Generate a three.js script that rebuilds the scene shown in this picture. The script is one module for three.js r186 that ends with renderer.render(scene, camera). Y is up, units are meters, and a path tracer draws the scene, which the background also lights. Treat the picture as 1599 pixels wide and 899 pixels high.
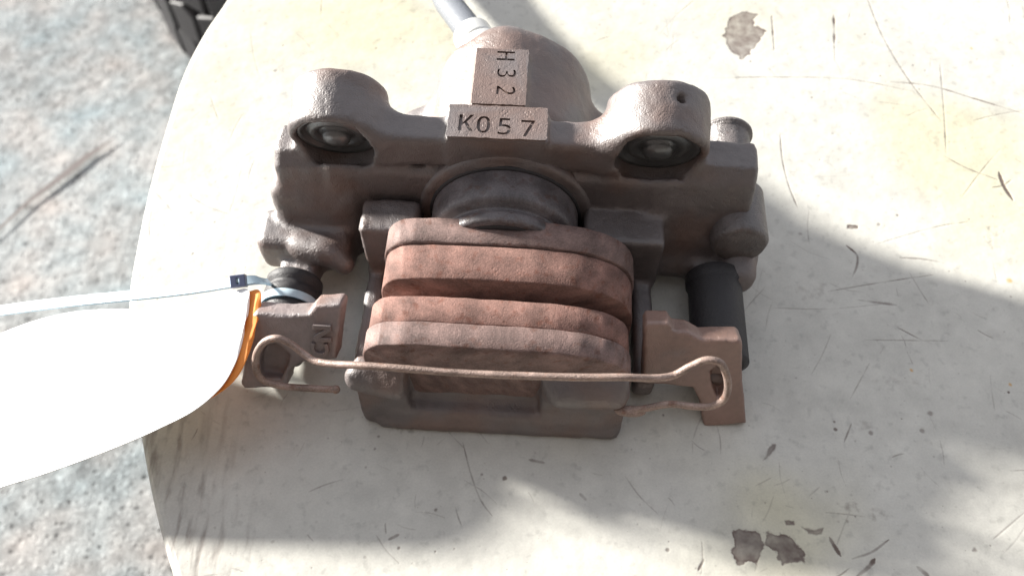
import * as THREE from 'three';
import { ImprovedNoise } from 'three/addons/math/ImprovedNoise.js';
import { FontLoader } from 'three/addons/loaders/FontLoader.js';
import { mergeGeometries, toCreasedNormals } from 'three/addons/utils/BufferGeometryUtils.js';

// ---------------------------------------------------------------- camera, sky, sun, exposure
const PITCH = THREE.MathUtils.degToRad(58), DIST = 0.42, VFOV = 37;
const scene = new THREE.Scene();
const camera = new THREE.PerspectiveCamera(VFOV, 1024 / 575, 0.01, 60);
camera.position.set(0, DIST * Math.sin(PITCH), DIST * Math.cos(PITCH));
camera.lookAt(0, 0, 0);
camera.focus = 0.36;
camera.userData.fStop = 9;
const renderer = new THREE.WebGLRenderer({ antialias: true });
renderer.toneMapping = THREE.LinearToneMapping;
renderer.toneMappingExposure = 3.2;
renderer.shadowMap.enabled = true;

const SUNDIR = new THREE.Vector3(-0.85, 0.295, -0.385).normalize();   // towards the sun: low, from the left and slightly behind
{
  const W = 256, H = 128, d = new Float32Array(W * H * 4);
  for (let j = 0; j < H; j++) for (let i = 0; i < W; i++) {
    const el = (j + 0.5) / H * Math.PI - Math.PI / 2, az = (i + 0.5) / W * 2 * Math.PI - Math.PI;
    const dir = new THREE.Vector3(Math.cos(el) * Math.cos(az), Math.sin(el), Math.cos(el) * Math.sin(az));
    const h = Math.max(0, Math.sin(el));
    const c = Math.max(0, dir.dot(SUNDIR));
    const glow = 0.2 * Math.pow(c, 6);                                 // bright hazy air round the sun
    const k = 4 * (j * W + i);
    d[k] = 0.265 - 0.065 * h + glow; d[k + 1] = 0.268 - 0.055 * h + glow * 0.97; d[k + 2] = 0.283 - 0.042 * h + glow * 0.9; d[k + 3] = 1;
  }
  const t = new THREE.DataTexture(d, W, H, THREE.RGBAFormat, THREE.FloatType);
  t.mapping = THREE.EquirectangularReflectionMapping; t.magFilter = THREE.LinearFilter; t.minFilter = THREE.LinearFilter; t.needsUpdate = true;
  scene.background = t; scene.environment = t;
}
const sun = new THREE.DirectionalLight(new THREE.Color(1, 0.965, 0.9), 5);
sun.position.copy(SUNDIR).multiplyScalar(3); sun.castShadow = true; sun.shadow.radius = 9;
Object.assign(sun.shadow.camera, { left: -0.8, right: 0.8, top: 0.8, bottom: -0.8, near: 0.1, far: 6 });
sun.shadow.mapSize.set(4096, 4096);
scene.add(sun);

// ---------------------------------------------------------------- helpers
const perlin = new ImprovedNoise();
const N3 = (x, y, z) => perlin.noise(x, y, z);
function fbm(x, y, z, o = 4) { let s = 0, a = 1, n = 0; for (let i = 0; i < o; i++) { s += a * N3(x, y, z); n += a; a *= 0.5; x = x * 2.03 + 7.1; y = y * 2.03 + 3.3; z = z * 2.03 + 1.7; } return s / n; }
let seed = 12345;
const rnd = () => { seed = (seed * 1664525 + 1013904223) >>> 0; return seed / 4294967296; };
const clamp = (x, a = 0, b = 1) => Math.min(b, Math.max(a, x));
const sstep = (a, b, x) => { const t = clamp((x - a) / (b - a)); return t * t * (3 - 2 * t); };
// a pixel of the photograph (1599 x 899) gives a direction; the surface it lies on gives the place
const F = 449.5 / Math.tan(THREE.MathUtils.degToRad(VFOV / 2)), YAW = THREE.MathUtils.degToRad(-3.3);
const RAY = (u, v) => { const a = (u - 799.5) / F, b = -(v - 449.5) / F; return [a, -Math.sin(PITCH) + b * Math.cos(PITCH), -Math.cos(PITCH) - b * Math.sin(PITCH)]; };
const CAM = [0, DIST * Math.sin(PITCH), DIST * Math.cos(PITCH)];
function onY(u, v, y) { const d = RAY(u, v), t = (y - CAM[1]) / d[1]; return [CAM[0] + t * d[0], y, CAM[2] + t * d[2]]; }
const toL = ([x, y, z]) => { const c = Math.cos(YAW), s = Math.sin(YAW); return [x * c - z * s, y, x * s + z * c]; };
const CL = toL(CAM);
function onPlaneL(u, v, p, n) {            // on a plane in the caliper's own frame, mm
  const d = toL(RAY(u, v)), t = ((p[0] - CL[0] * 1e3) * n[0] + (p[1] - CL[1] * 1e3) * n[1] + (p[2] - CL[2] * 1e3) * n[2]) / (d[0] * n[0] + d[1] * n[1] + d[2] * n[2]);
  return [CL[0] * 1e3 + t * d[0], CL[1] * 1e3 + t * d[1], CL[2] * 1e3 + t * d[2]];
}
const onZL = (u, v, z) => onPlaneL(u, v, [0, 0, z], [0, 0, 1]);

function add(name, geo, mat, parent) {
  const m = new THREE.Mesh(geo, mat); m.name = name; m.castShadow = m.receiveShadow = true; parent.add(m); return m;
}
function boxUV(g, s = 1) {                  // uv in metres, projected along each face's main axis
  g = g.index ? g.toNonIndexed() : g;
  const p = g.attributes.position, uv = new Float32Array(p.count * 2), a = new THREE.Vector3(), b = new THREE.Vector3(), c = new THREE.Vector3();
  for (let i = 0; i < p.count; i += 3) {
    a.fromBufferAttribute(p, i); b.fromBufferAttribute(p, i + 1); c.fromBufferAttribute(p, i + 2);
    const n = b.clone().sub(a).cross(c.clone().sub(a)), ax = Math.abs(n.x), ay = Math.abs(n.y), az = Math.abs(n.z);
    [a, b, c].forEach((q, k) => {
      const [x, y] = ax > ay && ax > az ? [q.z, q.y] : ay > az ? [q.x, q.z] : [q.x, q.y];
      uv[2 * (i + k)] = x * s; uv[2 * (i + k) + 1] = y * s;
    });
  }
  g.setAttribute('uv', new THREE.BufferAttribute(uv, 2)); return g;
}
const mm = (g) => g.scale(0.001, 0.001, 0.001);

// textures ---------------------------------------------------------
function tex(W, H, f, srgb, repeat = 1) {
  const d = new Uint8Array(W * H * 4);
  for (let j = 0; j < H; j++) for (let i = 0; i < W; i++) { const c = f(i, j), k = 4 * (j * W + i); d[k] = c[0]; d[k + 1] = c[1]; d[k + 2] = c[2]; d[k + 3] = 255; }
  const t = new THREE.DataTexture(d, W, H); t.magFilter = THREE.LinearFilter; t.minFilter = THREE.LinearMipmapLinearFilter; t.generateMipmaps = true;
  t.wrapS = t.wrapT = THREE.MirroredRepeatWrapping; t.repeat.set(repeat, repeat);
  if (srgb) t.colorSpace = THREE.SRGBColorSpace; t.needsUpdate = true; return t;
}
// pitted casting relief: 50 mm per tile
const castBump = tex(512, 512, (i, j) => {
  const v = 128 + 150 * fbm(i / 46, j / 46, 3.1, 4) + 70 * N3(i / 6, j / 6, 8.2) - 90 * sstep(0.34, 0.6, N3(i / 15, j / 15, 20.5));
  const c = clamp(v, 0, 255); return [c, c, c];
}, false, 20);
// dusty, rusty tone variation (multiplies the vertex or base colour): 60 mm per tile
const grime = tex(512, 512, (i, j) => {
  const a = fbm(i / 70, j / 70, 1.3, 5), b = N3(i / 5, j / 5, 4.4), c = sstep(0.1, 0.5, fbm(i / 34, j / 34, 9.3, 4));
  const l = clamp(0.86 + 0.35 * a + 0.13 * b, 0.3, 1);
  return [255 * clamp(l * (1 - 0.1 * c)), 255 * clamp(l * (1 - 0.2 * c)), 255 * clamp(l * (1 - 0.25 * c))];
}, true, 16.7);

// signed distances, mm ----------------------------------------------
const smin = (a, b, k) => { const h = Math.max(k - Math.abs(a - b), 0) / k; return Math.min(a, b) - h * h * k * 0.25; };
const smax = (a, b, k) => -smin(-a, -b, k);
const box = (x0, x1, y0, y1, z0, z1, r = 2) => (x, y, z) => {
  const qx = Math.abs(x - (x0 + x1) / 2) - (x1 - x0) / 2 + r, qy = Math.abs(y - (y0 + y1) / 2) - (y1 - y0) / 2 + r, qz = Math.abs(z - (z0 + z1) / 2) - (z1 - z0) / 2 + r;
  return Math.hypot(Math.max(qx, 0), Math.max(qy, 0), Math.max(qz, 0)) + Math.min(Math.max(qx, qy, qz), 0) - r;
};
const cyl = (a, b, r0, r = 2) => {
  const dx = b[0] - a[0], dy = b[1] - a[1], dz = b[2] - a[2], L = Math.hypot(dx, dy, dz), ux = dx / L, uy = dy / L, uz = dz / L;
  return (x, y, z) => {
    const px = x - a[0], py = y - a[1], pz = z - a[2], t = px * ux + py * uy + pz * uz;
    const rad = Math.sqrt(Math.max(0, px * px + py * py + pz * pz - t * t)) - r0 + r, ax = Math.abs(t - L / 2) - L / 2 + r;
    return Math.hypot(Math.max(rad, 0), Math.max(ax, 0)) + Math.min(Math.max(rad, ax), 0) - r;
  };
};
const caps = (a, b, ra, rb) => (x, y, z) => {
  const dx = b[0] - a[0], dy = b[1] - a[1], dz = b[2] - a[2], L2 = dx * dx + dy * dy + dz * dz;
  const t = clamp(((x - a[0]) * dx + (y - a[1]) * dy + (z - a[2]) * dz) / L2);
  return Math.hypot(x - a[0] - t * dx, y - a[1] - t * dy, z - a[2] - t * dz) - ra - t * (rb - ra);
};
function poly2(P, x, y) {
  let d = 1e9, s = 1;
  for (let i = 0, j = P.length - 1; i < P.length; j = i++) {
    const ex = P[j][0] - P[i][0], ey = P[j][1] - P[i][1], wx = x - P[i][0], wy = y - P[i][1];
    const t = clamp((wx * ex + wy * ey) / (ex * ex + ey * ey)), bx = wx - ex * t, by = wy - ey * t;
    d = Math.min(d, bx * bx + by * by);
    const c1 = y >= P[i][1], c2 = y < P[j][1], c3 = ex * wy > ey * wx;
    if ((c1 && c2 && c3) || (!c1 && !c2 && !c3)) s = -s;
  }
  return s * Math.sqrt(d);
}
const ext = (d, w, r) => Math.hypot(Math.max(d + r, 0), Math.max(w + r, 0)) + Math.min(Math.max(d + r, w + r), 0) - r;
const prismX = (P, x0, x1, r = 2) => (x, y, z) => ext(poly2(P, z, y), Math.abs(x - (x0 + x1) / 2) - (x1 - x0) / 2, r);
const prismZ = (P, z0, z1, r = 1.5) => (x, y, z) => ext(poly2(P, x, y), Math.abs(z - (z0 + z1) / 2) - (z1 - z0) / 2, r);

function surface(sdf, lo, hi, h, rough = 0.3) {   // surface nets; returns a geometry in metres
  const nx = Math.ceil((hi[0] - lo[0]) / h) + 1, ny = Math.ceil((hi[1] - lo[1]) / h) + 1, nz = Math.ceil((hi[2] - lo[2]) / h) + 1;
  const f = new Float32Array(nx * ny * nz), id = new Int32Array(nx * ny * nz).fill(-1), at = (i, j, k) => (k * ny + j) * nx + i;
  for (let k = 0; k < nz; k++) for (let j = 0; j < ny; j++) for (let i = 0; i < nx; i++) {
    const x = lo[0] + i * h, y = lo[1] + j * h, z = lo[2] + k * h; let d = sdf(x, y, z);
    if (d < 3 && d > -3) d += rough * (1.6 * N3(x * 0.09, y * 0.09, z * 0.09) + 0.8 * N3(x * 0.27 + 9, y * 0.27, z * 0.27) + 0.5 * N3(x * 0.6, y * 0.6 + 5, z * 0.6));
    f[at(i, j, k)] = d;
  }
  const pos = [], idx = [], E = [[0, 1], [2, 3], [4, 5], [6, 7], [0, 2], [1, 3], [4, 6], [5, 7], [0, 4], [1, 5], [2, 6], [3, 7]];
  for (let k = 0; k < nz - 1; k++) for (let j = 0; j < ny - 1; j++) for (let i = 0; i < nx - 1; i++) {
    const c = []; let m = 0;
    for (let q = 0; q < 8; q++) { const v = f[at(i + (q & 1), j + ((q >> 1) & 1), k + (q >> 2))]; c.push(v); if (v < 0) m |= 1 << q; }
    if (m === 0 || m === 255) continue;
    let sx = 0, sy = 0, sz = 0, n = 0;
    for (const [a, b] of E) if ((c[a] < 0) !== (c[b] < 0)) {
      const t = c[a] / (c[a] - c[b]);
      sx += (a & 1) + t * ((b & 1) - (a & 1)); sy += ((a >> 1) & 1) + t * (((b >> 1) & 1) - ((a >> 1) & 1)); sz += (a >> 2) + t * ((b >> 2) - (a >> 2)); n++;
    }
    id[at(i, j, k)] = pos.length / 3; pos.push(lo[0] + (i + sx / n) * h, lo[1] + (j + sy / n) * h, lo[2] + (k + sz / n) * h);
  }
  const quad = (a, b, c, d, flip) => { if (a < 0 || b < 0 || c < 0 || d < 0) return; flip ? idx.push(a, c, b, a, d, c) : idx.push(a, b, c, a, c, d); };
  for (let k = 1; k < nz - 1; k++) for (let j = 1; j < ny - 1; j++) for (let i = 1; i < nx - 1; i++) {
    const s = f[at(i, j, k)] < 0;
    if (s !== f[at(i + 1, j, k)] < 0) quad(id[at(i, j - 1, k - 1)], id[at(i, j, k - 1)], id[at(i, j, k)], id[at(i, j - 1, k)], !s);
    if (s !== f[at(i, j + 1, k)] < 0) quad(id[at(i - 1, j, k - 1)], id[at(i - 1, j, k)], id[at(i, j, k)], id[at(i, j, k - 1)], !s);
    if (s !== f[at(i, j, k + 1)] < 0) quad(id[at(i - 1, j - 1, k)], id[at(i, j - 1, k)], id[at(i, j, k)], id[at(i - 1, j, k)], !s);
  }
  for (let i = 1; i < pos.length; i += 3) if (pos[i] < 0.4) pos[i] = 0.4;      // nothing sinks into the table
  const g = new THREE.BufferGeometry(); g.setAttribute('position', new THREE.Float32BufferAttribute(pos, 3)); g.setIndex(idx); g.computeVertexNormals();
  return g;
}
// dust, bare iron, rust and grease spread over a casting as matter, by 3-D noise
function castColours(g, rust = 0.5, tone = 1) {
  const p = g.attributes.position, c = new Float32Array(p.count * 3);
  for (let i = 0; i < p.count; i++) {
    const x = p.getX(i), y = p.getY(i), z = p.getZ(i);
    const a = fbm(x * 0.045, y * 0.045, z * 0.045, 4), b = sstep(0.55 - 0.6 * rust, 0.95 - 0.6 * rust, 0.5 + fbm(x * 0.03 + 20, y * 0.03, z * 0.03, 4)), s = N3(x * 0.5, y * 0.5, z * 0.5);
    const l = tone * (1 + 0.5 * a + 0.14 * s);
    c[3 * i] = l * (0.092 + 0.014 * b); c[3 * i + 1] = l * (0.074 - 0.012 * b); c[3 * i + 2] = l * (0.072 - 0.024 * b);
  }
  g.setAttribute('color', new THREE.BufferAttribute(c, 3)); return g;
}
const cast = (sdf, lo, hi, h, rough, rust, tone) => boxUV(mm(castColours(surface(sdf, lo, hi, h, rough), rust, tone)));

// ---------------------------------------------------------------- materials
const M = {
  iron: new THREE.MeshPhysicalMaterial({ vertexColors: true, roughness: 0.56, metalness: 0.0, ior: 2.0, bumpMap: castBump, bumpScale: 0.00025 }),
  ironPlain: new THREE.MeshPhysicalMaterial({ ior: 2.0, color: new THREE.Color(0.115, 0.094, 0.09), map: grime, roughness: 0.58, bumpMap: castBump, bumpScale: 0.0004 }),
  steel: new THREE.MeshStandardMaterial({ color: new THREE.Color(0.16, 0.165, 0.17), metalness: 0.7, roughness: 0.36, bumpMap: castBump, bumpScale: 0.0001 }),
  zinc: new THREE.MeshStandardMaterial({ color: new THREE.Color(0.62, 0.62, 0.6), metalness: 0.5, roughness: 0.42 }),
  rubber: new THREE.MeshStandardMaterial({ color: new THREE.Color(0.026, 0.024, 0.026), roughness: 0.6, bumpMap: castBump, bumpScale: 0.0002 }),
  boot: new THREE.MeshStandardMaterial({ color: new THREE.Color(0.17, 0.15, 0.155), map: grime, roughness: 0.4, bumpMap: castBump, bumpScale: 0.00015 }),
  lining: new THREE.MeshStandardMaterial({ color: new THREE.Color(0.27, 0.148, 0.12), map: grime, roughness: 0.85, bumpMap: castBump, bumpScale: 0.00012 }),
  backing: new THREE.MeshStandardMaterial({ color: new THREE.Color(0.24, 0.158, 0.14), map: grime, roughness: 0.7, bumpMap: castBump, bumpScale: 0.00012 }),
  wire: new THREE.MeshStandardMaterial({ color: new THREE.Color(0.42, 0.31, 0.265), map: grime, roughness: 0.5, metalness: 0.25, bumpMap: castBump, bumpScale: 0.0002 }),
};

// ---------------------------------------------------------------- floor
const FLOOR = -0.5;
{
  const S = 1024, base = (i, j) => {
    const a = fbm(i / 260, j / 260, 0.4, 5), b = fbm(i / 22, j / 22, 5.5, 4), c = N3(i / 2.6, j / 2.6, 2.2), d = sstep(0.36, 0.62, N3(i / 9, j / 9, 14.1)), e = sstep(0.3, 0.55, N3(i / 5, j / 5, 31.7));
    return [a, b, c, d, e];
  };
  const map = tex(S, S, (i, j) => {
    const [a, b, c, d, e] = base(i, j), w = fbm(i / 120 + 40, j / 120, 2, 3);
    const l = clamp(0.265 + 0.14 * a + 0.19 * b + 0.1 * c - 0.17 * d + 0.17 * e, 0.03, 0.9);
    const g = (x) => 255 * Math.pow(clamp(x), 1 / 2.2);
    return [g(l * (0.955 + 0.3 * w)), g(l * (1.0 + 0.08 * w)), g(l * (1.01 - 0.02 * w))];
  }, true, 1.6);
  const bump = tex(S, S, (i, j) => { const [a, b, c, d, e] = base(i, j); const v = clamp(150 + 80 * b + 30 * c - 90 * d + 40 * e, 0, 255); return [v, v, v]; }, false, 1.6);
  const g = new THREE.PlaneGeometry(8, 8); g.rotateX(-Math.PI / 2);
  const uv = g.attributes.uv; for (let i = 0; i < uv.count; i++) uv.setXY(i, uv.getX(i) * 8, uv.getY(i) * 8);
  const f = add('floor', g, new THREE.MeshStandardMaterial({ map, bumpMap: bump, bumpScale: 0.003, roughness: 0.95 }), scene);
  f.position.y = FLOOR; f.userData = { kind: 'structure', label: 'rough grey concrete floor below the white table', category: 'floor' };
  // the shrinkage crack, a narrow dirty groove filled with dark grit
  const pts = [[-60, 410], [0, 360], [45, 318], [100, 277], [138, 246], [160, 232], [182, 216]].map(([u, v]) => onY(u, v, FLOOR)), wd = [1.6, 2.2, 2.6, 4.2, 4, 2.6, 0.6];
  const s = new THREE.Shape(), L = [], R = [];
  pts.forEach((p, i) => { const q = pts[Math.min(i + 1, pts.length - 1)], o = pts[Math.max(i - 1, 0)], dx = q[0] - o[0], dz = q[2] - o[2], l = Math.hypot(dx, dz), w = wd[i] * 0.0011 * (0.8 + 0.4 * rnd()); L.push([p[0] - dz / l * w, p[2] + dx / l * w]); R.unshift([p[0] + dz / l * w, p[2] - dx / l * w]); });
  [...L, ...R].forEach(([x, z], i) => i ? s.lineTo(x, -z) : s.moveTo(x, -z));
  const cg = new THREE.ShapeGeometry(s); cg.rotateX(-Math.PI / 2);
  const cr = add('floor_crack', cg, new THREE.MeshStandardMaterial({ color: new THREE.Color(0.17, 0.15, 0.145), roughness: 1 }), f); cr.position.y = 0.004;
}

// unseen wall added behind the camera to keep sky off the caliper's near side
{
  const g = new THREE.BoxGeometry(7, 3.2, 0.2), w = add('added_wall', boxUV(g), new THREE.MeshStandardMaterial({ color: new THREE.Color(0.13, 0.11, 0.1), roughness: 0.95, bumpMap: castBump, bumpScale: 0.003 }), scene);
  w.position.set(0.6, FLOOR + 1.6, 0.85); w.userData = { kind: 'structure', label: 'unseen dark wall added to shade the near side of the caliper', category: 'added_wall' };
}

// ---------------------------------------------------------------- table top: thick painted sheet with a rounded end
{
  const X0 = -0.205, Z0 = -0.26, W = 0.56, H = 0.44, SX = 2048, SY = 1608;
  // marks: [type, points in photo pixels, width px, darkness, tint]
  const toT = (u, v) => { const p = onY(u, v, 0); return [(p[0] - X0) / W * SX, (p[2] - Z0) / H * SY]; };
  const stainAndBand = new Float32Array(SX * SY), rustA = new Float32Array(SX * SY);
  const put = (buf, x, y, r, a, soft, warp) => {
    const R = r * 1.6 + 2;
    for (let j = Math.max(0, Math.floor(y - R)); j <= Math.min(SY - 1, y + R); j++) for (let i = Math.max(0, Math.floor(x - R)); i <= Math.min(SX - 1, x + R); i++) {
      const d = Math.hypot(i - x, j - y) / r + warp * fbm(i / (r * 0.9 + 4), j / (r * 0.9 + 4), x, 3), m = 1 - sstep(1 - soft, 1 + 0.06, d);
      const k = j * SX + i; buf[k] = Math.max(buf[k], a * m);
    }
  };
  const polyStain = (P, a, rag = 6) => {
    const Q = P.map(([u, v]) => toT(u, v)), xs = Q.map((q) => q[0]), ys = Q.map((q) => q[1]);
    for (let j = Math.max(0, Math.floor(Math.min(...ys) - 12)); j < Math.min(SY, Math.max(...ys) + 12); j++) for (let i = Math.max(0, Math.floor(Math.min(...xs) - 12)); i < Math.min(SX, Math.max(...xs) + 12); i++) {
      const w = a < 0.45 ? 9 : 2, d = poly2(Q, i, j) + rag * (a < 0.45 ? 4 : 2) * fbm(i / 16, j / 16, 4.2, 5), m = (1 - sstep(-w, 1.5, d)) * (a < 0.45 ? sstep(-0.25, 0.35, fbm(i / 11, j / 11, 12.1, 4)) : 1), k = j * SX + i;
      stainAndBand[k] = Math.max(stainAndBand[k], a * m * (0.78 + 0.5 * fbm(i / 18, j / 18, 7.7, 3) + 0.25 * sstep(-7, 0, d)));
    }
  };
  const line = (P, w, a, buf = stainAndBand) => {
    const c = new THREE.CatmullRomCurve3(P.map(([u, v]) => { const q = toT(u, v); return new THREE.Vector3(q[0], q[1], 0); })), L = c.getLength(), n = Math.ceil(L / 1.2), o = rnd() * 50;
    for (let i = 0; i <= n; i++) { const p = c.getPoint(i / n), m = clamp(0.7 + 1.1 * fbm(i / 26 + o, o, 1, 3)); if (m > 0.15) put(buf, p.x, p.y, w * (0.7 + 0.6 * m) * Math.min(1, 0.35 + 4 * Math.min(i, n - i) / n), 1.3 * a * m, 0.6, 0.3); }
  };
  polyStain([[1140, 25], [1165, 17], [1182, 22], [1178, 40], [1198, 48], [1180, 72], [1160, 93], [1142, 80], [1130, 55]], 0.62);
  polyStain([[1142, 830], [1180, 826], [1194, 845], [1190, 868], [1180, 880], [1152, 880], [1143, 862]], 0.66);
  polyStain([[1194, 832], [1230, 832], [1252, 855], [1258, 878], [1240, 876], [1222, 880], [1212, 858], [1193, 848]], 0.64);
  polyStain([[1306, 785], [1322, 778], [1342, 784], [1336, 796], [1312, 798]], 0.4);
  polyStain([[1360, 795], [1378, 792], [1394, 808], [1388, 814], [1362, 808]], 0.32);
  polyStain([[1225, 812], [1240, 812], [1240, 819], [1228, 819]], 0.66, 3);
  polyStain([[1252, 822], [1275, 828], [1288, 822], [1282, 833], [1262, 834]], 0.6, 3);
  polyStain([[1324, 351], [1340, 352], [1341, 357], [1322, 357]], 0.8, 2);
  polyStain([[1540, 350], [1560, 352], [1566, 370], [1550, 388], [1538, 376]], 0.36);
  polyStain([[612, 655], [650, 655], [648, 676], [632, 682], [618, 672]], 0.42);
  polyStain([[1205, 692], [1216, 690], [1200, 715], [1192, 718]], 0.5, 3);
  polyStain([[1230, 445], [1290, 440], [1295, 462], [1250, 470]], 0.2, 5);
  polyStain([[1330, 660], [1360, 655], [1372, 668], [1345, 676]], 0.24, 5);
  polyStain([[1346, 590], [1420, 585], [1440, 600], [1372, 602]], 0.16, 4);
  polyStain([[1440, 200], [1470, 205], [1475, 235], [1445, 228]], 0.16, 8);
  polyStain([[1390, 240], [1430, 246], [1425, 280], [1392, 268]], 0.13, 8);
  line([[1205, 24], [1207, 50], [1209, 78]], 2, 0.55); line([[1302, 22], [1303, 45], [1303, 68]], 3, 0.7); line([[1303, 68], [1304, 95]], 1.5, 0.3);
  line([[1354, -5], [1378, 55], [1420, 125], [1475, 195]], 1.8, 0.42); line([[1468, 98], [1474, 170], [1478, 240]], 1.7, 0.36);
  line([[1110, 122], [1200, 120], [1330, 124], [1430, 143]], 1.5, 0.34); line([[1390, 127], [1455, 134], [1520, 153], [1599, 177]], 2, 0.5);
  line([[1475, 243], [1510, 262], [1558, 280]], 1.8, 0.45); line([[1520, 188], [1560, 178], [1599, 172]], 1.4, 0.36); line([[1500, 310], [1530, 270], [1562, 232]], 1.3, 0.3);
  line([[1218, 205], [1222, 250], [1232, 290], [1246, 325]], 1.6, 0.5); line([[1322, 383], [1338, 398], [1338, 415], [1331, 432]], 2.6, 0.6);
  line([[1560, 268], [1568, 290], [1582, 312]], 3.4, 0.6); line([[1550, 292], [1565, 290], [1580, 280]], 2, 0.4);
  line([[1405, 402], [1440, 404], [1475, 410]], 2, 0.35); line([[1290, 455], [1380, 440], [1460, 428]], 1.4, 0.34); line([[1340, 468], [1400, 476]], 2.6, 0.36); line([[1200, 480], [1290, 482], [1400, 472]], 1.2, 0.25);
  line([[1350, 530], [1480, 532]], 1.3, 0.28); line([[1400, 510], [1438, 530]], 1.5, 0.34); line([[1370, 380], [1470, 352], [1520, 345]], 1.3, 0.3);
  line([[1295, 838], [1303, 852], [1313, 868]], 3.2, 0.6); line([[1330, 872], [1360, 862], [1388, 842]], 2.1, 0.42); line([[1338, 899], [1356, 885], [1366, 872]], 3.6, 0.6); line([[1432, 884], [1450, 899]], 4, 0.45);
  line([[722, 690], [735, 740], [750, 780], [768, 805]], 1.6, 0.34); line([[826, 717], [850, 722]], 2.6, 0.36); line([[905, 770], [915, 780]], 2.8, 0.34); line([[606, 842], [622, 834]], 2.8, 0.5);
  line([[1090, 890], [1099, 872]], 2.2, 0.5); line([[1318, 690], [1330, 660]], 1.6, 0.36); line([[1180, 758], [1205, 745]], 1.4, 0.26); line([[1550, 842], [1599, 800]], 1.4, 0.28);
  for (const [u, v, r, a] of [[788, 746, 5, .6], [680, 795, 3.5, .45], [752, 740, 3, .4], [622, 855, 3, .45], [1042, 858, 4, .45], [1523, 858, 5, .4], [1453, 645, 6, .4], [1440, 672, 5, .4], [1360, 675, 5, .45], [1305, 670, 4, .6], [1303, 658, 3, .5], [1575, 612, 3, .7], [1445, 110, 3, .3], [1268, 152, 3, .5], [430, 110, 5, .4], [587, 75, 4, .35], [645, 65, 3, .3], [585, 700, 3, .35], [1375, 118, 3, .3], [1250, 365, 5, .28], [1372, 350, 5, .35]]) { const q = toT(u, v); put(stainAndBand, q[0], q[1], r, a, 0.6, 0.5); }
  for (let n = 0; n < 2200; n++) { const r = 0.8 + 2.6 * Math.pow(rnd(), 4); put(stainAndBand, rnd() * SX, rnd() * SY, r, 0.12 + 0.4 * rnd() * rnd(), 0.7, 0.5); }
  for (let n = 0; n < 230; n++) { let u = rnd() * 1700, v = rnd() * 899; const a = rnd() * 6.3, l = 15 + 90 * rnd() * rnd(), b = a + 0.5 * (rnd() - 0.5); line([[u, v], [u + l * 0.5 * Math.cos(a), v + l * 0.5 * Math.sin(a)], [u + l * 0.5 * (Math.cos(a) + Math.cos(b)), v + l * 0.5 * (Math.sin(a) + Math.sin(b))]], 0.9 + 0.5 * rnd(), 0.1 + 0.2 * rnd()); }
  for (const [u, v, r] of [[1578, 438, 8], [1578, 600, 4], [1424, 578, 4], [1517, 75, 4]]) { const q = toT(u, v); put(rustA, q[0], q[1], r, 0.75, 0.7, 0.6); }
  // darker streaked band along the rim, kept in the same buffer as the stains
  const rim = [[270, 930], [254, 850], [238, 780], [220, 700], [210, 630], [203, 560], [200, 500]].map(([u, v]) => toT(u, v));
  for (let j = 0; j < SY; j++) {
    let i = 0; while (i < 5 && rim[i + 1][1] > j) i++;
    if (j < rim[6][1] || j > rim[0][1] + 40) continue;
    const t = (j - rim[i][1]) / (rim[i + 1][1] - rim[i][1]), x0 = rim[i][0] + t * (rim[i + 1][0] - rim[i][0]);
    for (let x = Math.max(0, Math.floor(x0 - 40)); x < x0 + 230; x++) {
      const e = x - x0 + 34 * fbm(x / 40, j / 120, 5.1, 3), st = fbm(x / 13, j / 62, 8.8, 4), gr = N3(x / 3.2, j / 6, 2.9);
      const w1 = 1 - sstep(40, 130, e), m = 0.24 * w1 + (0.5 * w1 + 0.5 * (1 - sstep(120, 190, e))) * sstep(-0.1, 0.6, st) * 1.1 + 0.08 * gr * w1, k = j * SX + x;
      stainAndBand[k] = Math.max(stainAndBand[k], clamp(m * 0.42, 0, 0.4));
    }
  }
  const lin = (x) => 255 * Math.pow(clamp(x), 1 / 2.2);
  const map = tex(SX, SY, (i, j) => {
    const k = j * SX + i, a = fbm(i / 330, j / 330, 0.7, 4), y = sstep(-0.05, 0.5, fbm(i / 420 + 11, j / 420, 3.3, 3)), c = fbm(i / 40, j / 40, 6.6, 4), d = N3(i / 3, j / 3, 1.1), s = clamp(1.45 * stainAndBand[k] + 0.16 * sstep(0.28, 0.6, fbm(i / 60 + 70, j / 60, 2, 4))), r = rustA[k];
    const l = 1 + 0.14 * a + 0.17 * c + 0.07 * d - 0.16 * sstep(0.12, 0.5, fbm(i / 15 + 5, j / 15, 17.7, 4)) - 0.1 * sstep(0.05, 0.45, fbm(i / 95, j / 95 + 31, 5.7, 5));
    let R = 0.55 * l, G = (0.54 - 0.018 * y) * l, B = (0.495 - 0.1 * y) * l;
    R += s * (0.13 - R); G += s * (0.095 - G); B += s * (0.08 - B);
    R += r * (0.55 - R); G += r * (0.3 - G); B += r * (0.06 - B);
    return [lin(R), lin(G), lin(B)];
  }, true);
  const rough = tex(1024, 804, (i, j) => { const v = clamp(255 * (0.4 + 0.22 * fbm(i / 60, j / 60, 4, 4) + 0.3 * stainAndBand[2 * j * SX + 2 * i]), 60, 255); return [v, v, v]; }, false);
  const bump = tex(1024, 804, (i, j) => { const v = clamp(128 + 60 * fbm(i / 190, j / 190, 9, 2) + 26 * fbm(i / 12, j / 12, 2, 3) - 60 * stainAndBand[2 * j * SX + 2 * i], 0, 255); return [v, v, v]; }, false);
  const edge = [[350, 0], [316, 50], [285, 110], [254, 205], [228, 300], [209, 390], [199, 450], [199, 500], [203, 560], [213, 650], [232, 760], [250, 835], [268, 899]].map(([u, v]) => onY(u, v, 0));
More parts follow.
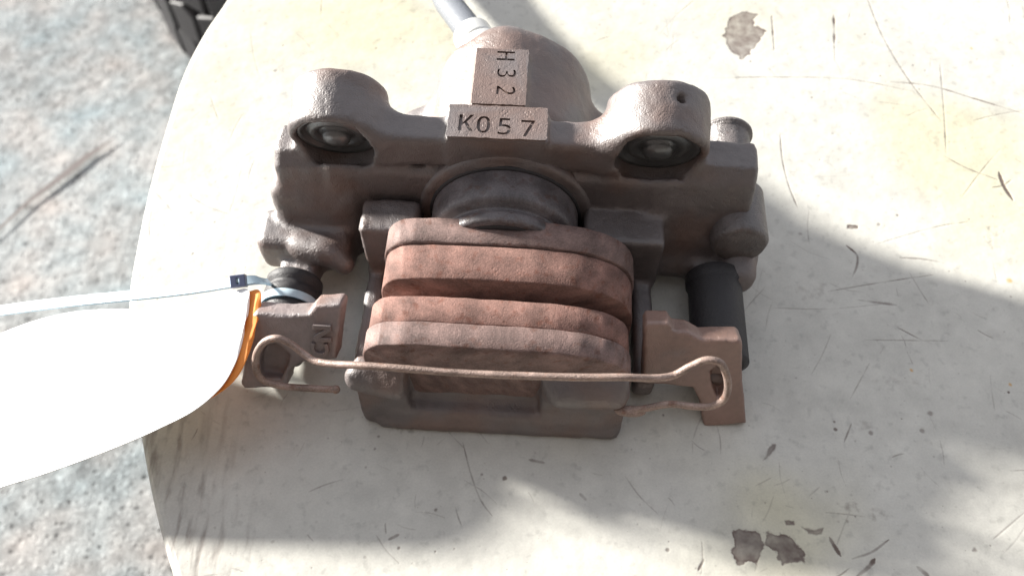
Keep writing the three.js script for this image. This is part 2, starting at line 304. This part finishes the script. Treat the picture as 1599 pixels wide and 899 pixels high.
  const E2 = [[0.75, -0.62], [0.1, -0.62], [-0.02, -0.55], [-0.09, -0.46], [-0.145, -0.33], ...edge.map((p) => [p[0] + 0.004, p[2]]), [-0.1, 0.21], [-0.04, 0.3], [0.06, 0.38], [0.2, 0.42], [0.75, 0.42]];
  const cv = new THREE.CatmullRomCurve3(E2.slice(1, -1).map(([x, z]) => new THREE.Vector3(x, 0, z)), false, 'centripetal').getPoints(160);
  const mk = (inset) => { const s = new THREE.Shape(); s.moveTo(0.75 - inset, 0.62 - inset); for (const p of cv) { const cx = 0.3, cz = -0.1, l = Math.hypot(p.x - cx, p.z - cz); s.lineTo(p.x + (cx - p.x) / l * inset, -(p.z + (cz - p.z) / l * inset)); } s.lineTo(0.75 - inset, -0.42 + inset); return s; };
  const g = new THREE.ExtrudeGeometry(mk(0), { depth: 0.022, bevelEnabled: true, bevelThickness: 0.004, bevelSize: 0.004, bevelSegments: 4, curveSegments: 1 });
  g.rotateX(-Math.PI / 2); g.translate(0, -0.026, 0);
  const p = g.attributes.position, uv = g.attributes.uv;
  for (let i = 0; i < p.count; i++) uv.setXY(i, (p.getX(i) - X0) / W, (p.getZ(i) - Z0) / H);
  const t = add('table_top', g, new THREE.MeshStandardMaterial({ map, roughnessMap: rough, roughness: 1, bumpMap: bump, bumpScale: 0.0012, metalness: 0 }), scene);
  t.userData = { kind: 'structure', label: 'scratched cream white painted table top with a rounded edge and brown stains', category: 'table' };
  const b = new THREE.ExtrudeGeometry(mk(0.06), { depth: -FLOOR - 0.03, bevelEnabled: false }); b.rotateX(-Math.PI / 2); b.translate(0, FLOOR, 0);
  add('table_base', boxUV(b), new THREE.MeshStandardMaterial({ color: new THREE.Color(0.45, 0.44, 0.42), roughness: 0.7 }), t);
}

// ---------------------------------------------------------------- brake caliper
const font = await new FontLoader().loadAsync('fonts/droid/droid_sans_bold.typeface.json');
const caliper = new THREE.Group(); caliper.name = 'brake_caliper'; caliper.rotation.y = YAW; scene.add(caliper);
caliper.userData = { label: 'rusty cast iron brake caliper with pads and wire spring clip on white table', category: 'brake caliper' };

const AX = [0, -0.29, 0.957];
const along = (p, t) => [p[0] + AX[0] * t, p[1] + AX[1] * t, p[2] + AX[2] * t];
const LUGS = [[[-77, 76.5, -21.7], 20.5], [[60.5, 77, -21.5], 22]];

// mounting bracket: lugs, back plate, arms, rails
{
  const lugL = cyl(along(LUGS[0][0], -25), LUGS[0][0], LUGS[0][1], 3), lugR = cyl(along(LUGS[1][0], -25), LUGS[1][0], LUGS[1][1], 3);
  const boreL = cyl(along(LUGS[0][0], -7), along(LUGS[0][0], 5), 17, 1), boreR = cyl(along(LUGS[1][0], -7), along(LUGS[1][0], 5), 18, 1);
  const pit = caps([67, 101, -31], [66, 92, -28], 2, 1.4);
  const plate = box(-62, 46, 67, 84.5, -33, -18, 3), boss = box(-29, 14, 68, 87.5, -35, -17, 1.5);
  const PA = [[-38, 68], [-24, 68], [-18, 62], [-14, 30], [-12, 8], [-38, 8]];
  const PB = [[-38, 70], [-24, 69], [-18, 62], [-9, 22], [-5, 13], [-7, 6], [-38, 6]];
  const armL = prismX(PA, -107, -72, 3), armR = prismX(PB, 60, 106, 3), low = box(-112, -74, 8, 47, -36, -15, 4);
  const earL = box(-121, -76, 5, 28, -22, 0, 5), bump1 = caps([-99, 23, -2], [-90, 24, 0], 6, 6), bump2 = caps([-84, 23, 1], [-79, 20, 4], 6, 5);
  const earR = caps([106, 21, -14], [105, 19, -2], 10, 9);
  const railL = box(-110, -92, 4, 20, -10, 52, 4), railR = box(84, 103, 3, 20, -14, 54, 4);
  const cross = box(-84, 70, 14, 64, -34, -17, 3);
  const inL = box(-68, -60, 3, 15, -18, 56, 2.5), inR = box(57, 66, 3, 15, -18, 56, 2.5);
  const backL = box(-68, -42, 8, 49, -14, 4, 2.5), backR = box(32, 68, 8, 45, -16, 2, 2.5);
  const shell = (x, y, z) => {
    let d = smin(lugL(x, y, z), lugR(x, y, z), 2);
    d = smin(d, plate(x, y, z), 12); d = smin(d, boss(x, y, z), 3);
    let e = smin(smin(armL(x, y, z), low(x, y, z), 10), earL(x, y, z), 4); e = smin(e, bump1(x, y, z), 4); e = smin(e, bump2(x, y, z), 4); e = smin(e, railL(x, y, z), 4); e = smin(e, backL(x, y, z), 4); e = smin(e, inL(x, y, z), 3);
    let r = smin(armR(x, y, z), earR(x, y, z), 5); r = smin(r, railR(x, y, z), 4); r = smin(r, backR(x, y, z), 4); r = smin(r, inR(x, y, z), 3);
    d = smin(d, smin(smin(e, r, 1), cross(x, y, z), 4), 6);
    d = smax(d, -pit(x, y, z), 0.8); d = smax(d, -boreL(x, y, z), 1.5); d = smax(d, -boreR(x, y, z), 1.5);
    return d;
  };
  const br = add('mounting_bracket', cast(shell, [-128, -1, -60], [120, 113, 62], 1.25, 0.3, 0.32, 1), M.iron, caliper);
  // steel bushing with a rounded pin end sitting in each lug
  LUGS.forEach(([f, r]) => {
    const k = r / 21, g = new THREE.LatheGeometry([[0, 2.6], [3, 2.4], [5.6, 1.2], [6.4, -0.6], [6.6, -2.4], [8.2, -2.6], [9, -1.2], [11.5, -0.9], [12.4, -2.4], [14, -2.6], [15, -0.8], [16.8, -0.4], [17.6, -1.6], [17.6, -6]].map(([a, b]) => new THREE.Vector2(a * k, b)), 40);
    g.rotateX(Math.PI / 2); g.rotateX(Math.asin(0.29)); const q = along(f, -1.6); g.translate(...q);
    add('bushing', boxUV(mm(g)), M.steel, br);
  });
}

// plates with letters cut through, so that every character is a real groove
function cutPlate(name, chars, w, h, depth, jag, mat, parent, place) {
  const s = new THREE.Shape(), n = 60, isl = [];
  for (let i = 0; i < n; i++) { const t = i / n * 4, e = Math.floor(t), f = t - e, c = [[-w / 2 + f * w, -h / 2], [w / 2, -h / 2 + f * h], [w / 2 - f * w, h / 2], [-w / 2, h / 2 - f * h]][e], j = jag * (rnd() - 0.5); const x = c[0] + j, y = c[1] + jag * (rnd() - 0.5); i ? s.lineTo(x, y) : s.moveTo(x, y); }
  for (const [ch, x, y, size, turn] of chars) for (const q of font.generateShapes(ch, size)) {
    const pts = q.getPoints(5); const bx = new THREE.Box2().setFromPoints(pts), m = bx.getCenter(new THREE.Vector2());
    const mv = (P) => P.map((p) => { const a = (p.x - m.x) * 0.95, b = p.y - m.y; return new THREE.Vector2(x + a * Math.cos(turn) - b * Math.sin(turn), y + a * Math.sin(turn) + b * Math.cos(turn)); });
    s.holes.push(new THREE.Path(mv(pts))); for (const hh of q.holes) isl.push(new THREE.Shape(mv(hh.getPoints(5))));
  }
  const gs = [s, ...isl].map((q) => new THREE.ExtrudeGeometry(q, { depth, bevelEnabled: true, bevelThickness: 0.35, bevelSize: -0.3, bevelOffset: 0.3, bevelSegments: 2 }));
  const g = mergeGeometries(gs); g.applyMatrix4(place); return add(name, boxUV(mm(castColours(g, 0.32, 1.12))), mat, parent);
}
const flat = new THREE.Matrix4().makeRotationX(-Math.PI / 2);
{
  const br = caliper.getObjectByName('mounting_bracket');
  const xs = [[728, 'K'], [755, '0'], [788, '5'], [824, '7']].map(([u, ch], i) => { const p = onPlaneL(u, 190 + i * 3, [0, 89, 0], [0, 1, 0]); return [ch, p[0] + 7.5, -(p[2] + 26), 9.6, 0]; });
  cutPlate('number_plate', xs, 41, 17.5, 1, 0.5, M.iron, br, new THREE.Matrix4().makeTranslation(-7.5, 87.2, -26).multiply(flat)).userData.label = 'cast number plate reading K057';
}

// caliper housing: cylinder, bridge on the table, fingers at the front
{
  const body = cyl([-4, 46, -94], [-4, 46, -30], 38, 12), pad = box(-20, 4, 60, 86.2, -71, -36, 2), crest = caps([-8, 74, -84], [-8, 74, -40], 9, 9);
  const flank = box(-58, 60, 22, 50, -72, -34, 8), bridge = box(-48, 44, 0.5, 13, -80, 74, 3);
  const PW = [[61, 40], [67, 40], [69.5, 37], [74, 10], [74, 0.5], [60, 0.5], [61, 20]];
  const wall = prismX(PW, -62, 52, 3), lip = box(-54, 50, 0.5, 6, 68, 76.5, 2), cut = prismX([[60, 50], [80, 50], [84, 8], [66, 7], [62, 34]], -40, 16, 4);
  const hump1 = caps([-60, 33, 68], [-44, 31, 70], 6, 6), hump2 = caps([24, 32, 70], [46, 31, 69], 6, 6);
  const bore = cyl([-4, 38, -40], [-4, 38, -18], 36, 2), collar = cyl([-4, 38, -34], [-4, 38, -15], 40, 3), topcut = box(-70, 70, 73, 120, -16, 20, 1);
  const sdf = (x, y, z) => {
    let d = smin(body(x, y, z), crest(x, y, z), 10); d = smin(d, flank(x, y, z), 14); d = smin(d, pad(x, y, z), 2.5);
    d = smin(d, collar(x, y, z), 4); d = smin(d, bridge(x, y, z), 6);
    let e = smin(wall(x, y, z), lip(x, y, z), 4); e = smin(e, hump1(x, y, z), 4); e = smin(e, hump2(x, y, z), 4); e = smax(e, -cut(x, y, z), 3);
    d = smin(d, e, 5); return smax(d, -topcut(x, y, z), 1);
  };
  const h = add('caliper_housing', cast(sdf, [-68, -1, -112], [70, 92, 84], 1.3, 0.3, 0.42, 1.05), M.iron, caliper);
  const p = [[790, 88, 'H'], [791, 115, '3'], [790, 142, '2']].map(([u, v, ch]) => { const q = onPlaneL(u, v, [0, 87.5, 0], [0, 1, 0]); return [ch, q[0] + 8, -(q[2] + 53.5), 8.6, -Math.PI / 2]; });
  cutPlate('number_plate', p, 22.5, 33, 0.9, 0.4, M.iron, h, new THREE.Matrix4().makeTranslation(-8, 86.6, -53.5).multiply(flat)).userData.label = 'cast number plate reading H32';
}

// piston with its dust boot
{
  const lathe = (P, n = 72) => { const g = new THREE.LatheGeometry(P.map(([r, z]) => new THREE.Vector2(r, z)), n); g.rotateX(Math.PI / 2); g.translate(-4, 38, 0); return boxUV(mm(g)); };
  const pi = add('piston', lathe([[0, 9], [22, 9], [24, 11], [26.5, 11], [27.5, 10], [27.5, 2], [27, 1], [27, -20]]), M.rubber, caliper);
  add('dust_boot', lathe([[27.5, 10.4], [29.6, 10.2], [30.6, 9], [30.8, 6], [29.6, 4.4], [28.4, 3.2], [28.8, 1.2], [31.5, 0.8], [33, -1], [33.6, -4], [33.4, -9], [33.4, -15], [32.6, -17.2], [31, -18.4], [31, -22]]), M.boot, pi);
  const rg = new THREE.TorusGeometry(33.6, 1.3, 10, 80); rg.translate(-4, 38, -15.5); add('boot_ring', boxUV(mm(rg)), M.rubber, pi);
}

// brake pads
function pad(P, z, names, mats, label) {
  const grp = new THREE.Group(); grp.name = 'brake_pad'; caliper.add(grp); grp.userData.label = label;
  names.forEach((nm, i) => {
    const [z0, z1, ins] = z[i], s = new THREE.Shape(), c = new THREE.CatmullRomCurve3(P.map(([x, y]) => new THREE.Vector3(x * (1 - ins / 54), y - ins, 0)), false, 'centripetal').getPoints(70);
    c.forEach((q, k) => k ? s.lineTo(q.x, q.y) : s.moveTo(q.x, q.y)); s.closePath();
    const g = new THREE.ExtrudeGeometry(s, { depth: z1 - z0 - 1.4, bevelEnabled: true, bevelThickness: 0.7, bevelSize: 0.7, bevelOffset: -0.7, bevelSegments: 3 }); g.translate(0, 0, z0 + 0.7);
    const p = g.attributes.position; for (let k = 0; k < p.count; k++) { const x = p.getX(k), y = p.getY(k), zz = p.getZ(k); p.setY(k, y + 0.5 * N3(x * 0.13, 3 + i, zz * 0.4)); p.setZ(k, zz + 0.35 * N3(x * 0.2, y * 0.2, 8 + i)); }
    mm(g); const uv = g.attributes.uv;
    for (let k = 0; k < p.count; k++) { const x = p.getX(k), y = p.getY(k); uv.setXY(k, x + Math.tanh(x / 0.02) * (0.06 - y) * 0.7, p.getZ(k) - y); }
    add(nm, toCreasedNormals(g, 0.9), mats[i], grp);
  });
  return grp;
}
pad([[-54, 14], [-54.5, 40], [-53, 53], [-47, 60], [-36, 62], [-5, 63], [20, 62], [36, 58.5], [48, 51], [54, 40], [55, 14]],
  [[5.5, 18.2, 0], [18.8, 35.5, 0.9]], ['backing_plate', 'friction_lining'], [M.backing, M.lining], 'inner brake pad against the piston');
pad([[-56, 14], [-57, 38], [-56, 50], [-50, 56.5], [-42, 58.5], [-5, 58.5], [22, 57.5], [38, 54], [48, 47.5], [52.5, 38], [52, 14]],
  [[42, 54, 0.6], [54.3, 65, 0]], ['friction_lining', 'backing_plate'], [M.lining, M.backing], 'reddish outer brake pad behind the wire clip');

// end plates of the bracket, sloping up and back
function endPlate(px, cutPx, a, b, depth, tone, rust) {
  const ly = a[0] - b[0], lz = a[1] - b[1], L = Math.hypot(ly, lz), ey = ly / L, ez = lz / L, n = [0, -ez, ey], o = [0, b[0], b[1]];
  const toS = ([u, v]) => { const p = onPlaneL(u, v, o, n); return [p[0], (p[1] - b[0]) * ey + (p[2] - b[1]) * ez]; };
  const P = px.map(toS), Q = cutPx.map(toS);
  const sdf = (x, y, z) => {
    const s = (y - b[0]) * ey + (z - b[1]) * ez, w = (y - b[0]) * n[1] + (z - b[1]) * n[2];
    let d = ext(poly2(P, x, s), Math.abs(w + depth / 2) - depth / 2, 1.6);
    return smax(d, -ext(poly2(Q, x, s), Math.abs(w) - 5.5, 1.5), 1.5);
  };
  const xs = P.map((p) => p[0]), geo = cast(sdf, [Math.min(...xs) - 3, -2, 26], [Math.max(...xs) + 3, 60, 74], 0.8, 0.2, rust, tone);
  const m = add('end_plate', geo, M.iron, caliper);
  return [m, { o, n, e: [0, ey, ez], toS }];
}
{
  const [m, pl] = endPlate([[392, 494], [399, 488], [446, 492], [480, 490], [491, 477], [530, 475], [534, 481], [524, 562], [474, 566], [452, 578], [446, 606], [380, 608], [374, 600]],
    [[405, 562], [412, 540], [432, 538], [452, 556], [446, 574], [438, 592], [406, 588]], [41.5, 45], [10, 65], 12, 2.0, 0.0);
  m.userData.label = 'grey end plate marked CN';
  const gs = [['C', 500, 545], ['N', 504, 519]].map(([ch, u, v]) => {
    const [x, s] = pl.toS([u, v]), shp = font.generateShapes(ch, 7.4), g = new THREE.ExtrudeGeometry(shp, { depth: 2, bevelEnabled: true, bevelSize: 0.15, bevelThickness: 0.15, bevelSegments: 1 });
    g.center(); g.rotateZ(Math.PI / 2); g.scale(1, 1.25, 1); const mt = new THREE.Matrix4().makeBasis(new THREE.Vector3(1, 0, 0), new THREE.Vector3(...pl.e), new THREE.Vector3(...pl.n));
    g.applyMatrix4(mt); g.translate(x, pl.o[1] + s * pl.e[1] + 0.3 * pl.n[1], pl.o[2] + s * pl.e[2] + 0.3 * pl.n[2]); return g;
  });
  add('cast_letters', boxUV(mm(castColours(mergeGeometries(gs), 0.1, 1.5))), M.iron, m);
  const [r] = endPlate([[1006, 512], [1011, 504], [1045, 504], [1053, 517], [1075, 519], [1095, 530], [1155, 530], [1160, 535], [1161, 600], [1166, 662], [1099, 668], [1094, 628], [1082, 607], [1040, 602], [1004, 600]],
    [[1112, 600], [1110, 582], [1122, 572], [1134, 582], [1134, 606], [1122, 622]], [43, 45], [1.6, 66.5], 11, 2.0, 1.05);
  r.userData.label = 'rust brown end plate';
}

// wire spring clip
{
  const P = [[524, 608, 69], [480, 606, 68.5], [436, 602, 68], [410, 593, 67.5], [400, 577, 66.5], [401, 550, 63.5], [414, 533, 61], [432, 528, 60.5], [452, 536, 61.5], [472, 551, 64], [490, 563, 67], [515, 568, 69], [570, 571, 71], [650, 577, 72], [720, 582, 72.5], [800, 586, 73], [900, 589, 73], [970, 589, 72.5], [1030, 590, 70.5], [1052, 586, 68.5], [1080, 571, 66], [1104, 562, 64.5], [1124, 566, 65], [1134, 583, 66.5], [1137, 605, 69], [1130, 624, 71], [1112, 634, 72], [1088, 635, 72], [1045, 631, 71.5], [1010, 637, 72], [976, 642, 72.5]];
  const c = new THREE.CatmullRomCurve3(P.map(([u, v, z]) => new THREE.Vector3(...onZL(u, v, z)).multiplyScalar(0.001)), false, 'centripetal');
  const g = new THREE.TubeGeometry(c, 420, 0.00155, 10); const sp = add('spring_clip', g, M.wire, caliper);
  const uv = g.attributes.uv; for (let i = 0; i < uv.count; i++) uv.setXY(i, uv.getX(i) * 0.3, uv.getY(i) * 0.01);
  for (const q of [P[0], P[P.length - 1]]) { const e = new THREE.SphereGeometry(q === P[0] ? 0.0019 : 0.0026, 16, 12); if (q !== P[0]) e.scale(2.6, 0.8, 1); const o = onZL(q[0] + (q === P[0] ? 0 : 8), q[1], q[2]); e.translate(o[0] / 1e3, o[1] / 1e3, o[2] / 1e3); add('clip_end', boxUV(e), M.wire, sp); }
}

// guide pins and their rubber boots along both sides
{
  const pinGeo = (P, x, y) => { const g = new THREE.LatheGeometry(P.map(([r, z]) => new THREE.Vector2(r, z)), 40); g.rotateX(Math.PI / 2); g.translate(x, y, 0); return boxUV(mm(g)); };
  const a = add('guide_pin', pinGeo([[0, -62], [12, -62], [12.6, -61], [12.6, -59.6], [11, -59], [10.6, -30], [9, -28], [0, -28]].reverse(), 98, 48), M.ironPlain, caliper);
  add('pin_sleeve', pinGeo([[0, -36], [11.5, -36], [13, -34], [13, -8], [11, -5], [0, -5]].reverse(), 103, 36), M.ironPlain, a);
  const b = add('guide_pin', pinGeo([[0, -52], [9, -52], [9.6, -51], [9.6, -20], [0, -20]].reverse(), -99, 22), M.ironPlain, caliper);
  add('rubber_boot', pinGeo([[0, 12], [12.2, 12], [13, 13], [13, 16], [11.6, 17], [11.6, 19], [12.8, 20], [12.8, 23], [11.6, 24], [11.6, 45], [9, 47], [0, 47]].reverse(), -101, 16), M.rubber, b);
  add('rubber_boot', pinGeo([[0, -2], [12.4, -2], [13.4, -1], [13.4, 4], [12.4, 5], [12.4, 44], [9, 46], [0, 46]].reverse(), 95, 16), M.rubber, a);
}

// brake hose leaving the back of the housing
{
  const P = [[772, 110, 50, 0], [752, 78, 47, 0], [731, 46, 43, 0], [713, 22, 36, 0], [697, 0, 28, 0], [684, -40, 18, 0], [680, -110, 9, 0], [700, -200, 9, 0], [735, -290, 9, 0], [790, -345, 9, 0]].map(([u, v, y]) => { const p = toL(onY(u, v, y / 1000)); return new THREE.Vector3(...p); });
  const c = new THREE.CatmullRomCurve3(P);
  const hose = add('brake_hose', boxUV(new THREE.TubeGeometry(c, 90, 0.0076, 20)), new THREE.MeshStandardMaterial({ color: new THREE.Color(0.13, 0.14, 0.16), roughness: 0.5, bumpMap: castBump, bumpScale: 0.0002 }), caliper);
  const ring = (t, prof) => { const q = c.getPoint(t), d = c.getTangent(t), g = new THREE.LatheGeometry(prof.map(([r, z]) => new THREE.Vector2(r * 0.001, z * 0.001)), 28); g.applyQuaternion(new THREE.Quaternion().setFromUnitVectors(new THREE.Vector3(0, 1, 0), d)); g.translate(q.x, q.y, q.z); return boxUV(g); };
  add('hose_ferrule', ring(0.125, [[0, -16], [11.5, -16], [12, -15], [12, -2], [11, -1], [8.8, -0.6], [8.8, 1.4], [10, 1.8], [10.4, 3], [10.4, 12], [9.6, 13], [7.4, 13.6]]), M.zinc, hose);
}

// ---------------------------------------------------------------- cable tie round the left rail, and the tag that it holds
{
  const t = new THREE.Group(); t.name = 'cable_tie'; scene.add(t); t.userData = { label: 'thin pale nylon cable tie looped round the left side of the caliper', category: 'cable tie' };
  const nylon = new THREE.MeshPhysicalMaterial({ color: new THREE.Color(0.62, 0.76, 0.84), roughness: 0.3, transmission: 0.3, thickness: 0, clearcoat: 0.3 });
  const P = [[-90, 499, 2], [0, 485, 7], [100, 472, 14], [200, 462, 22], [300, 451, 31], [372, 440, 37], [398, 437, 34], [420, 441, 26]].map(([u, v, y]) => new THREE.Vector3(...onY(u, v, y / 1000)));
  const c = new THREE.CatmullRomCurve3(P), pos = [], idx = [], n = 60;
  for (let i = 0; i <= n; i++) { const p = c.getPoint(i / n), d = c.getTangent(i / n), s = new THREE.Vector3(-d.z, 0, d.x).normalize(), tw = 0.25 * (i / n) - 0.1; const sv = s.clone().multiplyScalar(Math.cos(tw) * 0.0026).add(new THREE.Vector3(0, Math.sin(tw) * 0.0026, 0)), nv = new THREE.Vector3().crossVectors(d, sv).normalize().multiplyScalar(0.0006); for (const [a, b] of [[1, 1], [1, -1], [-1, -1], [-1, 1]]) pos.push(...p.clone().addScaledVector(sv, a).addScaledVector(nv, b).toArray()); }
  for (let i = 0; i < n; i++) for (let k = 0; k < 4; k++) { const a = 4 * i + k, b = 4 * i + (k + 1) % 4; idx.push(a, b, a + 4, b, b + 4, a + 4); }
  idx.push(0, 2, 1, 0, 3, 2, 4 * n, 4 * n + 1, 4 * n + 2, 4 * n, 4 * n + 2, 4 * n + 3);
  const g = new THREE.BufferGeometry(); g.setAttribute('position', new THREE.Float32BufferAttribute(pos, 3)); g.setIndex(idx);
  const flatG = g.toNonIndexed(); flatG.computeVertexNormals(); add('strap', boxUV(flatG), nylon, t);
  // locking head with its slot
  const s = new THREE.Shape(); s.moveTo(-0.0036, -0.003); s.lineTo(0.0036, -0.003); s.lineTo(0.0036, 0.003); s.lineTo(-0.0036, 0.003); s.closePath();
  const hole = new THREE.Path(); hole.moveTo(-0.0012, -0.0021); hole.lineTo(0.0012, -0.0021); hole.lineTo(0.0012, 0.0021); hole.lineTo(-0.0012, 0.0021); hole.closePath(); s.holes.push(hole);
  const hg = new THREE.ExtrudeGeometry(s, { depth: 0.005, bevelEnabled: true, bevelSize: 0.0004, bevelThickness: 0.0004, bevelSegments: 2 }); hg.scale(0.8, 0.8, 0.8); hg.rotateX(-1.1); hg.rotateY(0.15);
  const hp = onY(374, 440, 0.038); hg.translate(...hp); add('locking_head', boxUV(hg), new THREE.MeshStandardMaterial({ color: new THREE.Color(0.1, 0.12, 0.2), roughness: 0.35 }), t);
  // the loop round the rail
  const ctr = new THREE.Vector3(-101, 16, 26).multiplyScalar(0.001).applyAxisAngle(new THREE.Vector3(0, 1, 0), YAW);
  const lp = new THREE.LatheGeometry([[12.2, -1.9], [13.3, -1.9], [13.3, 1.9], [12.2, 1.9], [12.2, -1.9]].map(([r, z]) => new THREE.Vector2(r * 0.001, z * 0.001)), 48); lp.rotateX(Math.PI / 2); lp.rotateY(YAW); lp.translate(...ctr.toArray());
  add('loop', boxUV(lp), nylon, t);
}
function sheet(top, bot, pl, thick, mat, name, parent, drop) {      // a thin card between an upper and a lower outline
  const on = (u, v) => { const d = RAY(u, v); const [x0, y0, k] = pl; const t = (y0 + k * (CAM[0] - x0) - CAM[1]) / (d[1] - k * d[0]); return new THREE.Vector3(CAM[0] + t * d[0], CAM[1] + t * d[1], CAM[2] + t * d[2]); };
  const A = new THREE.CatmullRomCurve3(top.map((q) => on(...q)), false, 'centripetal'), B = new THREE.CatmullRomCurve3(bot.map((q) => on(...q)), false, 'centripetal'), n = 60, m = 16, pos = [], idx = [];
  const nrm = new THREE.Vector3(-pl[2], 1, 0).normalize();
  for (const side of [1, -1]) for (let i = 0; i <= n; i++) for (let j = 0; j <= m; j++) {
    const p = A.getPoint(i / n).lerp(B.getPoint(i / n), j / m); p.y += 0.0016 * Math.sin(j / m * Math.PI) + 0.0012 * N3(p.x * 22, 4, p.z * 22) - drop;
    p.addScaledVector(nrm, side * thick / 2); pos.push(p.x, p.y, p.z);
  }
  const q = (n + 1) * (m + 1), id = (s, i, j) => s * q + i * (m + 1) + j, quad = (a, b, c, d) => idx.push(a, b, c, a, c, d);
  for (let i = 0; i < n; i++) for (let j = 0; j < m; j++) { quad(id(0, i, j), id(0, i, j + 1), id(0, i + 1, j + 1), id(0, i + 1, j)); quad(id(1, i, j), id(1, i + 1, j), id(1, i + 1, j + 1), id(1, i, j + 1)); }
  for (let i = 0; i < n; i++) { quad(id(0, i, 0), id(0, i + 1, 0), id(1, i + 1, 0), id(1, i, 0)); quad(id(0, i, m), id(1, i, m), id(1, i + 1, m), id(0, i + 1, m)); }
  for (let j = 0; j < m; j++) { quad(id(0, 0, j), id(1, 0, j), id(1, 0, j + 1), id(0, 0, j + 1)); quad(id(0, n, j), id(0, n, j + 1), id(1, n, j + 1), id(1, n, j)); }
  const g = new THREE.BufferGeometry(); g.setAttribute('position', new THREE.Float32BufferAttribute(pos, 3)); g.setIndex(idx); g.computeVertexNormals();
  return add(name, boxUV(toCreasedNormals(g, 0.8)), mat, parent);
}
{
  const t = new THREE.Group(); t.name = 'paper_tag'; scene.add(t); t.userData = { label: 'blank white rounded tag with orange back sticking out beside the caliper', category: 'tag' };
  const pl = [-0.105, 0.043, 0.3];
  sheet([[-140, 585], [-60, 545], [0, 521], [60, 499], [110, 488], [170, 484], [240, 482], [310, 470], [365, 453], [386, 450], [388, 470], [386, 490]],
    [[-140, 815], [-60, 785], [0, 761], [60, 743], [120, 722], [190, 694], [250, 668], [305, 640], [345, 604], [364, 572], [374, 545], [380, 520]], pl, 0.0005,
    new THREE.MeshStandardMaterial({ color: new THREE.Color(0.88, 0.88, 0.87), roughness: 0.6 }), 'white_card', t, 0);
  sheet([[250, 484], [300, 476], [350, 462], [385, 450], [401, 447], [404, 470], [402, 490]],
    [[250, 660], [290, 640], [320, 622], [350, 602], [370, 580], [386, 545], [394, 520]], pl, 0.0006,
    new THREE.MeshPhysicalMaterial({ color: new THREE.Color(0.9, 0.36, 0.06), roughness: 0.7, transmission: 0.35, thickness: 0 }), 'orange_back', t, 0.0022);
}

// ---------------------------------------------------------------- tyre lying on the floor behind the table
{
  const t = new THREE.Group(); t.name = 'tyre'; scene.add(t); t.userData = { label: 'black rubber tyre with chunky tread blocks lying on the concrete floor', category: 'tyre' };
  const R = 0.27, e = onY(283, 22, FLOOR + 0.1), dir = new THREE.Vector2(0.62, -0.78), cx = e[0] + dir.x * R, cz = e[2] + dir.y * R;
  t.position.set(cx, FLOOR, cz);
  const prof = [[0.17, 0.01], [0.2, 0], [0.235, 0.002], [0.252, 0.02], [0.256, 0.09], [0.252, 0.16], [0.235, 0.178], [0.2, 0.18], [0.17, 0.17], [0.16, 0.155], [0.172, 0.14], [0.215, 0.14], [0.215, 0.04], [0.172, 0.04], [0.16, 0.025], [0.17, 0.01]];
  add('carcass', boxUV(new THREE.LatheGeometry(prof.map(([r, y]) => new THREE.Vector2(r, y)), 96)), M.rubber, t);
  const s = new THREE.Shape(); [[-0.019, 0.004], [0.014, 0], [0.019, 0.046], [0.006, 0.058], [-0.018, 0.05]].forEach(([x, y], i) => i ? s.lineTo(x, y) : s.moveTo(x, y));
  const bg = new THREE.ExtrudeGeometry(s, { depth: 0.016, bevelEnabled: true, bevelSize: 0.003, bevelThickness: 0.003, bevelSegments: 2 }); const geo = boxUV(bg);
  for (let i = 0; i < 34; i++) for (let k = 0; k < 3; k++) {
    const a = (i + 0.5 * k) / 34 * 2 * Math.PI, b = add('tread_block', geo, M.rubber, t); b.rotation.y = a; const r = 0.253 - 0.004 * (k !== 1); b.position.set(r * Math.sin(a), 0.002 + k * 0.06, r * Math.cos(a));
  }
}
renderer.render(scene, camera);
